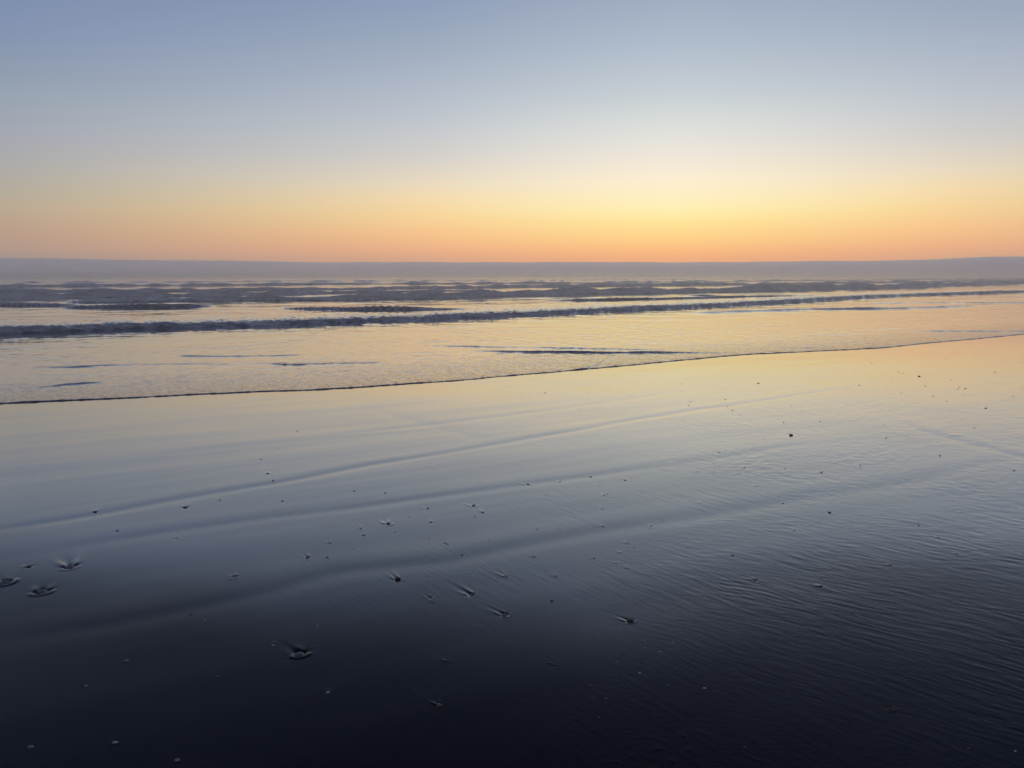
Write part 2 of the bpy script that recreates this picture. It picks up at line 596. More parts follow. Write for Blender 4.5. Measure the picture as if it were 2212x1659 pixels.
# ------------------------------------------------------------------ what lies on the sand
# per crop: origin and scale of the enlarged photograph region, then (x, y, width, kind, tail length factor)
# kinds: d dark pebble, g grey pebble, p pale shell chip, s half shell, b big stone, w twig, t tan pebble, c curl of weed
FIND = [
    ((1344, 1900, 3.292), [(1120, 340, 42, 'd', 3), (1715, 303, 58, 'd', 4.5), (1835, 388, 38, 'd', 4), (605, 540, 66, 'd', 2.5), (250, 605, 34, 'd', 5), (1168, 518, 38, 'd', 3),
                           (705, 648, 36, 'p', 1), (1730, 443, 34, 'p', 1), (290, 688, 66, 'w', 0), (1140, 731, 24, 'p', 0), (880, 447, 26, 'g', 0), (1355, 795, 130, 'c', 0),
                           (1560, 940, 42, 's', 0), (728, 1258, 74, 'b', 3), (2142, 1222, 42, 'd', 6.5), (1690, 1455, 88, 's', 4), (1155, 1497, 52, 'd', 3), (1203, 1550, 36, 'p', 3),
                           (160, 867, 22, 'g', 0), (1918, 757, 22, 'g', 0), (2057, 935, 16, 'p', 0), (793, 988, 18, 'p', 0), (165, 115, 38, 'd', 2), (568, 140, 34, 'd', 2)]),
    ((2016, 1900, 3.292), [(210, 27, 44, 'd', 3), (1137, 40, 22, 'd', 3), (1195, 170, 28, 'd', 2.5), (1240, 150, 26, 'd', 2.5), (1170, 335, 26, 'p', 1), (1187, 575, 38, 'd', 4.5),
                           (1808, 570, 44, 'p', 2.5), (325, 610, 22, 'd', 0), (615, 605, 26, 'p', 0), (1505, 780, 32, 'd', 1.5), (283, 965, 66, 'w', 0), (1060, 985, 36, 's', 1.5),
                           (1355, 1040, 26, 'p', 1), (1428, 908, 17, 'd', 3), (1585, 836, 30, 'p', 0), (575, 1224, 46, 'p', 2), (413, 1258, 30, 'p', 0), (680, 1357, 18, 'g', 0),
                           (762, 1387, 16, 'g', 0), (515, 1530, 62, 's', 0), (402, 1588, 24, 'p', 0), (1480, 1098, 30, 'p', 1), (160, 247, 15, 'd', 0), (455, 160, 18, 'g', 1), (1945, 490, 14, 'p', 0)]),
    ((2016, 2404, 3.292), [(1525, 130, 88, 'b', 3), (1455, 80, 52, 'w', 0), (485, 82, 24, 'g', 0), (1108, 183, 30, 'p', 0), (955, 315, 30, 'p', 0), (530, 690, 150, 'w', 0), (1670, 657, 84, 'w', 0),
                           (2090, 412, 32, 'p', 0), (1720, 482, 26, 'p', 0), (1440, 562, 62, 'w', 0), (1345, 815, 24, 'p', 0), (1400, 765, 34, 'g', 0), (1655, 810, 50, 'p', 0), (1225, 1138, 22, 'p', 0),
                           (1063, 1165, 20, 'g', 0), (1130, 1390, 46, 'g', 0), (2025, 963, 20, 'p', 0), (1015, 963, 14, 'p', 0), (1168, 677, 16, 'g', 0), (1350, 662, 16, 'p', 0), (1300, 268, 20, 'p', 0),
                           (1660, 292, 16, 'p', 0), (1920, 530, 28, 'p', 0), (780, 187, 14, 'g', 0)]),
    ((2688, 1900, 3.292), [(225, 264, 24, 'd', 2), (1303, 268, 30, 'd', 2), (1905, 392, 46, 'd', 1.5), (1450, 625, 22, 'd', 2), (645, 950, 44, 's', 2), (945, 1265, 58, 'd', 3),
                           (1800, 1238, 40, 'w', 0), (1795, 1345, 46, 'd', 2.2), (830, 1530, 34, 'p', 0), (1010, 1475, 30, 'p', 0), (75, 1258, 24, 'p', 0)]),
    ((3360, 1900, 3.292), [(848, 558, 30, 'd', 2), (1105, 716, 27, 'd', 2), (490, 1072, 34, 'd', 1.5), (795, 846, 18, 'd', 1), (1340, 925, 26, 'd', 1), (745, 1107, 22, 'd', 1)]),
    ((2688, 1500, 3.292), [(980, 30, 42, 'd', 1.5), (533, 188, 13, 'd', 0), (557, 237, 30, 'd', 2), (97, 270, 26, 'd', 2), (75, 318, 26, 'd', 2.5), (645, 381, 28, 'd', 3), (650, 324, 16, 'd', 0),
                           (580, 331, 20, 'g', 0), (740, 440, 22, 'd', 1), (985, 440, 14, 'g', 1), (25, 499, 20, 'd', 2), (73, 628, 15, 'd', 2), (325, 633, 20, 'd', 4), (1310, 540, 26, 'g', 2),
                           (1408, 322, 22, 'd', 2), (1540, 382, 15, 'g', 2), (1632, 158, 15, 'd', 0), (1218, 188, 13, 'd', 0), (1370, 170, 15, 'g', 0), (1245, 83, 9, 'd', 0), (2155, 100, 13, 'd', 0),
                           (1780, 527, 24, 'g', 1), (1892, 635, 16, 'w', 0), (1405, 706, 64, 'b', 5), (1050, 754, 24, 'd', 2), (912, 800, 20, 'd', 2), (2015, 780, 19, 'd', 1), (1755, 945, 22, 'd', 1),
                           (470, 927, 56, 'w', 0), (400, 1073, 21, 'd', 0), (597, 1057, 15, 'g', 0), (805, 1122, 26, 'd', 4), (190, 1177, 24, 'd', 3.5), (410, 1177, 26, 'g', 1), (1325, 1137, 26, 'g', 1),
                           (1800, 1191, 40, 'd', 2.5), (957, 1361, 24, 'd', 2)]),
    ((3360, 1400, 3.292), [(240, 98, 22, 'd', 2), (1202, 35, 19, 'd', 0), (588, 213, 26, 'd', 1), (640, 229, 18, 'd', 0), (853, 268, 44, 'd', 2), (75, 386, 31, 'd', 1), (503, 359, 12, 'd', 0), (932, 394, 26, 'd', 1.5),
                           (1272, 312, 22, 'd', 0), (1517, 230, 18, 'g', 0), (1835, 220, 20, 'g', 0), (1375, 408, 28, 'd', 4), (1450, 427, 30, 'd', 2), (1355, 433, 23, 'd', 2), (1430, 509, 18, 'g', 0),
                           (625, 485, 21, 'd', 3), (1035, 526, 23, 'd', 3), (1210, 594, 20, 'g', 2), (2075, 528, 23, 'd', 4), (2200, 405, 16, 'd', 3), (2172, 461, 15, 'd', 0), (1878, 385, 15, 'g', 1),
                           (2165, 95, 15, 'd', 0), (2150, 110, 10, 'g', 0), (560, 657, 16, 'd', 4), (180, 648, 16, 'g', 3), (1718, 681, 34, 'd', 4), (1560, 666, 13, 'd', 0), (740, 861, 16, 'd', 1),
                           (390, 903, 20, 'd', 3), (1410, 837, 15, 'g', 1), (1265, 886, 12, 'g', 0), (918, 906, 15, 'g', 1), (427, 1070, 33, 'd', 5), (705, 1045, 24, 'g', 4), (1570, 937, 44, 'w', 0),
                           (490, 1137, 12, 'd', 0), (1125, 1303, 36, 'd', 3), (90, 1432, 30, 'd', 3), (98, 1470, 13, 'd', 0), (2085, 1497, 34, 'd', 1)]),
    ((2016, 1500, 3.292), [(430, 155, 34, 'd', 2), (988, 154, 22, 'd', 2), (125, 206, 9, 'd', 0), (1323, 137, 12, 'g', 0), (1548, 190, 12, 'd', 0), (1840, 177, 24, 'g', 1), (2192, 35, 18, 'd', 3),
                           (970, 344, 12, 'd', 0), (1067, 355, 25, 'd', 0), (872, 367, 19, 'g', 2), (1463, 246, 10, 'd', 0), (2072, 444, 20, 'd', 4), (1575, 549, 12, 'd', 0), (1505, 603, 21, 'd', 3),
                           (1020, 1243, 38, 'd', 4.5), (1465, 1287, 34, 'd', 5), (622, 1308, 28, 'd', 3), (1820, 823, 14, 'd', 2)]),
    ((0, 1600, 1.646), [(615, 685, 28, 'd', 1.5), (1205, 657, 36, 'd', 2.5), (1692, 346, 12, 'd', 5), (1925, 160, 18, 'd', 2), (1805, 272, 11, 'd', 0), (760, 810, 24, 'p', 1), (1143, 858, 22, 'p', 1),
                        (1425, 608, 18, 'g', 1), (1830, 617, 18, 'd', 1), (1735, 437, 24, 'g', 1.5), (1770, 484, 18, 'd', 1), (185, 1040, 38, 'd', 1), (455, 1040, 66, 's', 2.5), (1520, 1110, 36, 'p', 2),
                        (2135, 891, 20, 'd', 4), (1995, 985, 34, 's', 3.5), (2120, 983, 22, 'g', 1), (35, 1140, 66, 's', 1.5)]),
    ((0, 2300, 1.646), [(275, 45, 70, 's', 1.2), (1240, 199, 22, 'd', 0), (1330, 238, 20, 'p', 0), (1772, 398, 23, 'p', 2), (1945, 455, 78, 's', 1.6), (820, 502, 27, 't', 0), (1415, 603, 42, 'w', 0),
                        (560, 662, 18, 'p', 0), (2125, 702, 28, 'p', 1), (2058, 275, 18, 'p', 0), (750, 1026, 30, 'p', 1.5), (200, 1060, 33, 't', 0), (1150, 1148, 38, 't', 0), (1150, 553, 28, 'w', 0)]),
    ((1344, 2200, 1.646), [(635, 947, 33, 't', 2), (1060, 363, 46, 's', 3), (690, 665, 24, 'd', 2.5), (473, 850, 16, 'g', 0)]),
    ((2688, 2400, 1.646), [(140, 507, 30, 'p', 0), (1340, 640, 32, 'd', 0.5), (1855, 900, 20, 'd', 0), (2155, 915, 22, 'p', 0), (400, 890, 16, 'd', 0), (1100, 25, 18, 'd', 0)]),
]
ITEMS = []
for (ox, oy, sc), lst in FIND:
    for (cx, cy, w, kind, tail) in lst:
        px, py = ox + cx / sc, oy + cy / sc
        x, y, z, dist = ground_hit(px * 2212 / 4032, py * 2212 / 4032, z_sand_base)
        size = w / sc * dist / 3030.0 * (0.85 if dist < 7 else 0.75)
        ITEMS.append(dict(x=x, y=y, size=size, kind=kind, tail=tail, px=px, py=py, wpx=w / sc))

# ------------------------------------------------------------------ SAND
FINE_A = 43.0
NC_S = 1040
th_f = np.linspace(R(-FINE_A), R(FINE_A), NC_S)
th_b = np.linspace(R(FINE_A), R(360 - FINE_A), 72)[1:-1]
th_s = np.concatenate([th_f, th_b])
rr = [0.25]
while rr[-1] < 24:
    r = rr[-1]
    rr.append(r + (0.2 if r < 1.85 else max(0.0055, r * r / 1550.0) if r < 21 else 0.5))
while rr[-1] < 600:
    rr.append(rr[-1] * 1.12)
rr = np.array(rr)
rr[-1] = 600
TH, RR = np.meshgrid(th_s, rr)
X = RR * np.sin(TH)
Y = RR * np.cos(TH)
S, T = st(X, Y)
Z = z_sand_base(S)
near = (RR < 26)
se = s_edge(T)
up = se - S                                    # metres up the beach from the water's edge
Z = Z + np.where(RR < 60, 0.0035 * fbm(X * 0.35, Y * 0.35, 2, 40), 0) + 0.0012 * fbm(S * 1.3, T * 0.2, 3, 31) * near


def world_line(pts):
    return [ground_hit(u, v, z_sand_base)[:2] for u, v in pts]


RIDGES = [
    ([(-150, 1172), (0, 1145), (200, 1113), (400, 1079), (600, 1044), (800, 1006), (1000, 972), (1200, 938), (1400, 902), (1600, 872), (1800, 842), (1980, 815)], 0.0021, 0.085),
    ([(60, 1192), (267, 1163), (500, 1130), (737, 1101), (1104, 1052), (1475, 1001), (1708, 964), (1908, 943)], 0.0012, 0.09),
    ([(-100, 1400), (0, 1382), (233, 1352), (400, 1318), (600, 1278), (737, 1240), (970, 1213), (1171, 1172), (1304, 1149), (1500, 1120), (1741, 1078), (1908, 1053), (2108, 1009), (2260, 978)], 0.0019, 0.11),
    ([(700, 940), (900, 922), (1106, 897), (1239, 879), (1406, 856), (1560, 836)], 0.0015, 0.12),
    ([(1930, 905), (2010, 938), (2100, 960), (2193, 984), (2300, 1010)], 0.0019, 0.10),
    ([(800, 880), (887, 908), (971, 931), (1040, 952)], 0.0009, 0.12),
    ([(330, 985), (520, 965), (700, 948), (900, 930)], 0.0011, 0.16),
]
blk = RR[:, 0] < 24
nb = int(blk.sum())
xs, ys = X[:nb, :NC_S], Y[:nb, :NC_S]
zz = Z[:nb, :NC_S].copy()
for pts, dep, wid in RIDGES:
    wl = world_line(pts)
    d, tp = poly_dist(xs, ys, wl)
    wv = 1 + 0.6 * noise(xs * 0.55, ys * 0.55, 77)
    d = d + 0.035 * noise(xs * 1.1, ys * 1.1, 78)
    zz -= dep * wv * tp * np.exp(-(d / wid) ** 2)
    zz += dep * 0.5 * tp * np.exp(-((d - 2.2 * wid) / (1.6 * wid)) ** 2)
# drain ripples, strong on the drier right-hand sand
pa = np.array(ground_hit(1600, 1270, z_sand_base)[:2])
pb = np.array(ground_hit(1700, 1292, z_sand_base)[:2])
cd = (pb - pa) / np.linalg.norm(pb - pa)
cn = np.array([-cd[1], cd[0]])
wob = 0.09 * fbm(xs * 0.9, ys * 0.9, 3, 90)
P = xs * cd[0] + ys * cd[1]
Q = xs * cn[0] + ys * cn[1] + wob
sv, tv = S[:nb, :NC_S], T[:nb, :NC_S]
upv = up[:nb, :NC_S]
rm = sstep(-0.4, 2.2, xs - 0.12 * ys + 0.9 * noise(xs * 0.6, ys * 0.6, 91)) * sstep(1.5, 5.0, upv)
patchy = np.clip(0.62 + 0.6 * fbm(xs * 1.2, ys * 1.2, 3, 92), 0.1, 1.1) * (0.45 + 0.55 * sstep(2.6, 4.0, np.hypot(xs, ys) + 0.4 * noise(xs, ys, 96)))
r1 = noise(P / 0.15 + 0.8 * noise(xs * 3, ys * 3, 97), Q / 0.024, 93)
r1 = np.sign(r1) * np.abs(r1) ** 0.8
rip = r1 + 0.5 * noise(P / 0.10 + 9, Q / 0.018, 94) + 0.3 * noise(P / 0.3, Q / 0.05, 95)
zz += 0.0013 * rm * patchy * rip
# backwash streaks run straight out to sea
fd = R(34)
fs = np.array([-math.sin(fd), math.cos(fd)])
A_ = xs * fs[0] + ys * fs[1]
B_ = xs * fs[1] - ys * fs[0]
stk = np.clip(noise(A_ / 0.35, B_ / 0.03, 60) + 0.6 * noise(A_ / 0.16, B_ / 0.016, 61), -1, 1.6)
sm = (0.25 + 0.75 * sstep(-2.5, 1.5, xs + 0.6 * noise(xs * .7, ys * .7, 64))) * sstep(1.2, 4.5, upv)
stp = np.clip(0.4 + 1.1 * fbm(xs * 0.9, ys * 0.9, 3, 63), 0.05, 1.2)
zz += 0.00055 * sm * stp * stk * (0.35 + 0.65 * sstep(2.6, 4.2, np.hypot(xs, ys)))
# scattered sand pellets and pits
pel = noise(xs / 0.035, ys / 0.035, 66)
pm = sstep(0.25, 0.8, noise(xs * 0.9 + 3, ys * 0.9, 67) + 0.35 * sstep(-1, 1.5, xs)) * sstep(4.5, 7.5, upv)
zz += 0.0016 * pm * np.clip(pel - 0.45, 0, 1)


def carve(it):
    """scour hollow round a pebble and the tail the backwash left behind it"""
    x0, y0, w = it['x'], it['y'], max(it['size'], 0.012)
    rad = 1.2 * w + it['tail'] * w * 1.6 + 0.03
    r0 = math.hypot(x0, y0)
    a0 = math.atan2(x0, y0)
    i0, i1 = np.searchsorted(rr[:nb], [r0 - rad, r0 + rad])
    j0, j1 = np.searchsorted(th_f, [a0 - rad / r0, a0 + rad / r0])
    if i1 <= i0 or j1 <= j0:
        return
    lx, ly = xs[i0:i1, j0:j1] - x0, ys[i0:i1, j0:j1] - y0
    ang = fd + it['turn']
    ax = np.array([-math.sin(ang), math.cos(ang)])
    a = lx * ax[0] + ly * ax[1]
    b = lx * ax[1] - ly * ax[0]
    rho = np.hypot(a, b)
    w2 = w * 0.5
    h = -0.12 * w * np.exp(-(rho / (w2 * 1.35)) ** 2)
    sh = 0.6 if it['kind'] in 'sb' else 0.85
    if it['tail'] > 0:
        Lt = it['tail'] * w * 1.1
        on = sstep(-0.1 * w, 0.5 * w, a) * np.exp(-np.clip(a, 0, None) / (Lt * 0.6)) * (a < Lt * 2)
        wid = max(0.26 * w, 0.005)
        rnd = random.Random(int(it['px'] * 13 + it['py']))
        bb = b - rnd.uniform(-0.10, 0.10) * a * a / (Lt + 1e-6)
        for sgn, sa, sd in ((-1, rnd.uniform(0.45, 1.35), rnd.uniform(0.0, 0.28)), (1, rnd.uniform(0.1, 1.1), rnd.uniform(0.0, 0.2)), (0, rnd.choice((0, 0, 0.8)), rnd.uniform(-.2, .2))):
            ll = Lt * rnd.uniform(0.4, 1.0)
            c = (sgn if sgn else 0.2) * w2 * 0.85 + (sgn if sgn else 1) * sd * a
            wv_ = wid * (1 + 0.5 * np.clip(a, 0, None) / (Lt + 1e-6))
            h += 0.24 * sh * w * it['amp'] * sa * sstep(-0.1 * w, 0.5 * w, a) * np.exp(-(np.clip(a, 0, None) / ll) ** 1.5) * np.exp(-((bb - c) / wv_) ** 2)
        h -= 0.09 * w * on * np.exp(-(b / (w2 * 0.7)) ** 2)
        # bow ridge on the landward side
        ring = np.exp(-((rho - w2 * rnd.uniform(1.5, 2.0)) / (w2 * 0.45)) ** 2) * sstep(0.3 * w, -0.5 * w, a + rnd.uniform(-.5, .5) * b) * rnd.uniform(0.4, 1.2)
        h += 0.16 * sh * w * it['amp'] * ring
    zz[i0:i1, j0:j1] += h


for i, it in enumerate(ITEMS):
    it['turn'] = random.uniform(-0.16, 0.2)
    it['amp'] = random.uniform(0.7, 1.25)
    if it['kind'] not in 'wc' and it['wpx'] > 4 and it['tail'] > 0:
        carve(it)
Z[:nb, :NC_S] = zz


def sand_z(x, y):
    r0, a0 = math.hypot(x, y), math.atan2(x, y)
    i = min(max(np.searchsorted(rr, r0) - 1, 0), nb - 2)
    j = min(max(np.searchsorted(th_f, a0) - 1, 0), NC_S - 2)
    return float(zz[i:i + 2, j:j + 2].mean())


# film drains up the beach; near and side falloff also puts in vignette shade
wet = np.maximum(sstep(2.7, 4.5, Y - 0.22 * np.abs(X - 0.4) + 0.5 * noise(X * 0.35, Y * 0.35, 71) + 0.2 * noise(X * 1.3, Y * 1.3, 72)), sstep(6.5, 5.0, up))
sand_mat = sand_material()
pc = ground_hit(1880, 1290, z_sand_base)
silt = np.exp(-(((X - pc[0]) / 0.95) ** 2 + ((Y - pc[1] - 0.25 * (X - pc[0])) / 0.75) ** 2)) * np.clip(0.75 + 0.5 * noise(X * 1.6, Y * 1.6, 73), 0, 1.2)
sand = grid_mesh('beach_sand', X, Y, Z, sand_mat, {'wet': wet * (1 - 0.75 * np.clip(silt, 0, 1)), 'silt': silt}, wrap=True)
sand['kind'] = 'structure'
sand['label'] = 'smooth dark wet sand of the beach reflecting the sunset sky'

# ------------------------------------------------------------------ SEA
NC_W = 820
tw = np.concatenate([np.linspace(R(-112), R(-43.5), 60)[:-1], np.linspace(R(-43.5), R(43.5), NC_W), np.linspace(R(43.5), R(57.5), 30)[1:]])
rs = np.geomspace(4, 500, 9000)
r_edge = np.empty_like(tw)
for j, a in enumerate(tw):
    sx, sy = rs * math.sin(a), rs * math.cos(a)
    s_, t_ = st(sx, sy)
    f = s_ - s_edge(t_)
    k = np.argmax(f > 0)
    if k == 0:
        k = len(rs) - 2
    f0, f1 = f[k - 1], f[k]
    r_edge[j] = rs[k - 1] + (rs[k] - rs[k - 1]) * (-f0 / (f1 - f0 + 1e-12))
# rows as a fraction that stretches from the edge to the far sea
off = [0.0, 0.012, 0.026, 0.045, 0.07, 0.1]
base = 12.0
while base + off[-1] < 640:
    r = base + off[-1]
    d = min(r * r / 4600.0, 0.19) if r < 85 else 0.19 + (r - 85) * 0.006 if r < 150 else 0.58 + (r - 150) * 0.02
    off.append(off[-1] + min(max(d, 0.02), 9))
off = np.array(off)
R_FAR = 630.0
OFF, RE = np.meshgrid(off, r_edge, indexing='ij')
RW = RE + OFF * (R_FAR - RE) / off[-1]
small = OFF < 0.12
RW = np.where(small, RE + OFF, RW)
TW = np.broadcast_to(tw, RW.shape)
X = RW * np.sin(TW)
Y = RW * np.cos(TW)
S, T = st(X, Y)
D = (S - s_edge(T))
EDGE = np.maximum(D, 0)
Zb = z_sea_base(S)
lip = 0.0145 * (1 + 0.55 * noise(T * 3.0, T * 0 + 1, 21) + 0.5 * noise(T * 11.0, T * 0 + 2, 22))
lip = np.clip(lip, 0.006, 0.06)
Z = Zb + lip * np.sqrt(np.clip(EDGE / 0.05, 0, 1)) * (0.55 + 0.45 * np.exp(-EDGE / 0.25)) + 0.0
Z = np.where(OFF <= 0, z_sand_base(S) - 0.015, Z)
foam = np.zeros_like(Z)

# long swell and chop
far = sstep(22, 60, S)
mid = sstep(0.6, 5, D)
zero = np.zeros_like(S)
Z += 0.05 * far * fbm(S / 7.0, T / 22.0, 2, 101)
Z += 0.05 * sstep(70, 130, S) * np.sin(2 * math.pi * (S + 3 * noise(T / 40, zero + .5, 8)) / 17.0) * (0.6 + 0.6 * noise(S / 20, T / 50, 9))
Z += 0.020 * sstep(20, 40, S) * fbm(X / 2.6, Y / 1.7, 2, 103)
Z += 0.0075 * mid * fbm(X / 0.66, Y / 0.5, 3, 105) * np.clip(0.55 + 1.0 * noise(X / 3.1, Y / 2.3, 106), 0.1, 1.4)
Z += 0.0042 * sstep(0.1, 2, D) * (1 - far) * fbm(X / 0.22, Y / 0.17, 2, 107)


def row_step(r):
    return np.where(r < 85, np.minimum(r * r / 4600.0, 0.19), 0.19 + (r - 85) * 0.006)


def wave(pts, foaming, back=5.0, wig=0.25, seed=0, front=1.1, hold=(False, False), ftrail=3.0, rough=0.25, wf_min=0.03, chop=0.0):
    """a travelling crest: pts are where its foot is seen and how tall it looks"""
    q = line_st(pts, z_sea_base)
    t_, s_, dist_, hp = q.T
    a_ = hp * dist_ / F_DISP
    am = max(a_.max(), 0.01)
    m = (S > s_.min() - 2 * am - 1) & (S < s_.max() + 2 * am + 7 * max(back, ftrail) * am)
    if not hold[0]:
        m &= T >= t_[0]
    if not hold[1]:
        m &= T <= t_[-1]
    Tm, Sm = T[m], S[m]
    tt = np.linspace(Tm.min(), Tm.max(), 30000)
    z1 = np.zeros_like(tt)
    ta = np.interp(tt, t_, a_)
    ts = np.interp(tt, t_, s_) + wig * am * 2.0 * fbm(tt / (am * 6 + 0.4), z1 + seed + .3, 2, 200 + seed)
    ta = ta * (1 + rough * fbm(tt / (am * 6 + 1.2), z1 + seed + .4, 2, 230 + seed) + 0.25 * noise(tt / (am * 30), z1 + seed + .7, 250 + seed))
    amp = np.interp(Tm, tt, np.clip(ta, 0, None))
    d = Sm - np.interp(Tm, tt, ts)
    wf = np.maximum(np.maximum(front * amp, wf_min), 1.7 * row_step(np.hypot(Sm, Tm)))
    prof = sstep(0, 1, d / wf) * np.exp(-np.clip(d - wf, 0, None) / (back * am))
    zadd = amp * prof
    if foaming > 0:
        lump = foaming * 0.11 * am * fbm(Tm / (0.9 * am), d / (0.45 * am), 3, 270 + seed, 0.6) * np.clip(prof * 1.5, 0, 1)
        zadd = zadd + lump * (amp > 0.02 * am)
    if chop:
        zadd = zadd + chop * am * fbm(Tm / (2.0 * am), d / (1.0 * am), 4, 290 + seed, 0.6) * sstep(0, 0.6 * am, d) * np.exp(-np.clip(d, 0, None) / (ftrail * 2.2 * am)) * np.clip(amp / (.5 * am), 0, 1)
    Z[m] += zadd
    k = np.clip(amp / (0.45 * am), 0, 1)
    fl = sstep(-0.05 * am, 0.15 * am, d) * np.exp(-np.clip(d - wf, 0, None) / (ftrail * am)) * k
    foam[m] = np.maximum(foam[m], foaming * fl)


# the bore running in
wave([(-260, 736, 12), (0, 724, 11.5), (300, 713, 11.5), (600, 705, 11), (900, 693, 9), (1225, 678, 8), (1500, 665, 6.5), (1700, 655, 5.5), (1850, 646, 5), (2000, 639, 4.5), (2212, 632, 3.5), (2400, 627, 3)],
     0.46, back=18.0, wig=0.45, seed=1, hold=(True, True), ftrail=9, front=1.0, chop=0.30, rough=.14)
# two low crests behind it
wave([(120, 668, 0), (165, 667, 8), (300, 667, 10), (400, 666, 10), (440, 664, 4), (470, 662, 0)], 0.35, back=3.0, seed=2, wig=.1)
wave([(600, 667, 0), (640, 669, 5), (750, 671, 8), (900, 672, 8), (985, 671, 4), (1030, 670, 0)], 0.35, back=3.0, seed=3, wig=.1)
wave([(-200, 662, 7), (0, 661, 7), (120, 661, 6), (190, 660, 0)], 0.5, back=3.0, seed=4, hold=(True, False))
wave([(1180, 650, 0), (1250, 650, 5), (1400, 648, 5), (1700, 642, 3), (1800, 640, 0)], 0.2, back=3.0, seed=5)
# main line of breakers
wave([(140, 654, 0), (200, 655, 6), (400, 652, 8), (500, 650, 8), (735, 649, 10), (1000, 643, 11), (1300, 636, 12), (1650, 629, 10), (1900, 624, 9), (2100, 617, 7), (2212, 613, 5), (2400, 609, 4)],
     0.85, back=8.0, wig=0.5, seed=6, hold=(False, True), ftrail=4, rough=.5, chop=.12)
wave([(-200, 648, 12), (0, 647, 12), (150, 646, 12), (300, 644, 10), (450, 641, 9), (600, 638, 7), (850, 633, 5.5), (1000, 630, 4), (1100, 629, 0)], 0.95, back=8, wig=0.5, seed=7, hold=(True, False), ftrail=4, rough=.55, chop=.12)
wave([(-200, 633, 5.5), (0, 632, 5.5), (400, 630, 6), (735, 627, 5.5), (1000, 623, 5), (1200, 620, 5.5), (1600, 616, 5), (1800, 613, 4), (2212, 607, 3)], 0.85, back=7, wig=0.5, seed=8, hold=(True, True), ftrail=3, rough=.6, chop=.1)
wave([(-200, 622, 5), (0, 621, 5), (300, 619, 4.5), (700, 616, 4), (1200, 613, 4), (1600, 609, 3), (2000, 605, 2)], 0.6, back=4, wig=0.5, seed=9, hold=(True, True), ftrail=3, rough=.6, chop=.1)
wave([(-200, 612, 3), (0, 612, 3), (500, 610, 3), (1000, 608, 2.5), (1500, 605, 2), (1900, 603, 1)], 0.45, back=4, wig=0.5, seed=10, hold=(True, True), rough=.6)
wave([(-200, 606, 2), (500, 604, 2), (1100, 602, 1.5), (1700, 600, 1)], 0.3, back=4, wig=0.5, seed=11, hold=(True, True), rough=.6)
# little crests sliding about in the swash
wave([(380, 771, 0), (400, 771, 2.4), (470, 772, 2.4), (560, 771, 1.8), (640, 769, 1.5), (660, 768, 0)], 0.0, back=4, seed=12, wig=.4, wf_min=.015)
wave([(60, 797, 0), (110, 796, 1.2), (160, 795, 2.1), (215, 791, 1.8), (300, 790, 0.9), (420, 788, 1.5), (560, 788, 0)], 0.0, back=4, seed=13, wig=.4, wf_min=.015)
wave([(60, 842, 0), (100, 837, 1.2), (150, 832, 1.8), (205, 829, 2.1), (225, 829, 0)], 0.0, back=4, seed=14, wig=.3, wf_min=.015)
wave([(520, 786, 0), (580, 787, 1.2), (615, 789, 2.7), (650, 790, 3.6), (670, 788, 2.4), (760, 786, 1.5), (820, 785, 1.2), (850, 784, 0)], 0.0, back=3, seed=15, wig=.3, wf_min=.015)
wave([(1020, 760, 0), (1080, 761, 3), (1140, 762, 4.2), (1250, 763, 3.6), (1330, 764, 3), (1420, 763, 2.7), (1520, 764, 1.8), (1620, 765, 0)], 0.0, back=3, seed=16, wig=.25, wf_min=.015)
wave([(900, 748, 0), (960, 749, 1.2), (1010, 750, 1.8), (1120, 752, 1.2), (1180, 753, 1.8), (1300, 755, 2.4), (1400, 757, 1.2), (1450, 757, 0)], 0.0, back=3, seed=17, wig=.4, wf_min=.015)
wave([(1225, 803, 0), (1250, 800, 1.2), (1275, 796, 1.7), (1300, 788, 1.7), (1316, 779, 1.4), (1322, 772, 0.8), (1318, 766, 0)], 0.0, back=1.2, seed=18, wig=.1, wf_min=.015, ftrail=8)
wave([(1680, 753, 0), (1710, 753, 1.2), (1760, 753, 1.2), (1790, 753, 0)], 0, back=3, seed=19, wf_min=.015)
wave([(1980, 718, 0), (2040, 717, 1.2), (2130, 717, 1.8), (2230, 717, 1.5), (2300, 716, 0)], 0, back=3, seed=20, wf_min=.015, wig=.2)
wave([(1450, 677, 0), (1530, 676, 2.1), (1640, 673, 2.4), (1760, 669, 2.7), (1860, 668, 3), (1960, 667, 2.4), (2080, 663, 1.8), (2180, 658, 0)], 0.15, back=3, seed=22, wig=.4, wf_min=.03)
wave([(1860, 657, 0), (1900, 656, 1.2), (2000, 654, 1.2), (2212, 655, 1.2), (2400, 655, 1.2)], 0.0, back=3, seed=23, wig=.1, wf_min=.03, hold=(False, True))
wave([(1480, 640, 0), (1520, 640, 3.6), (1560, 640, 1.2), (1570, 640, 0)], 0.3, back=2.5, seed=24, wig=.1)
foam = np.maximum(foam, 0.18 * sstep(60, 90, S) * (0.5 + 0.5 * fbm(S / 9, T / 30, 2, 301)))
foam = np.maximum(foam, 0.20 * np.exp(-EDGE / 0.5) * (0.7 + 0.5 * fbm(S / 0.25, T / 0.5, 2, 302)))
sea_mat = sea_material()
sea = grid_mesh('sea_water', X, Y, Z, sea_mat, {'foam': np.clip(foam, 0, 1), 'edge': EDGE})
sea['kind'] = 'structure'
sea['label'] = 'grey sea with low rolling breakers and a thin sheet of swash running up the sand'

# ------------------------------------------------------------------ fog bank far out over the water, and the haze


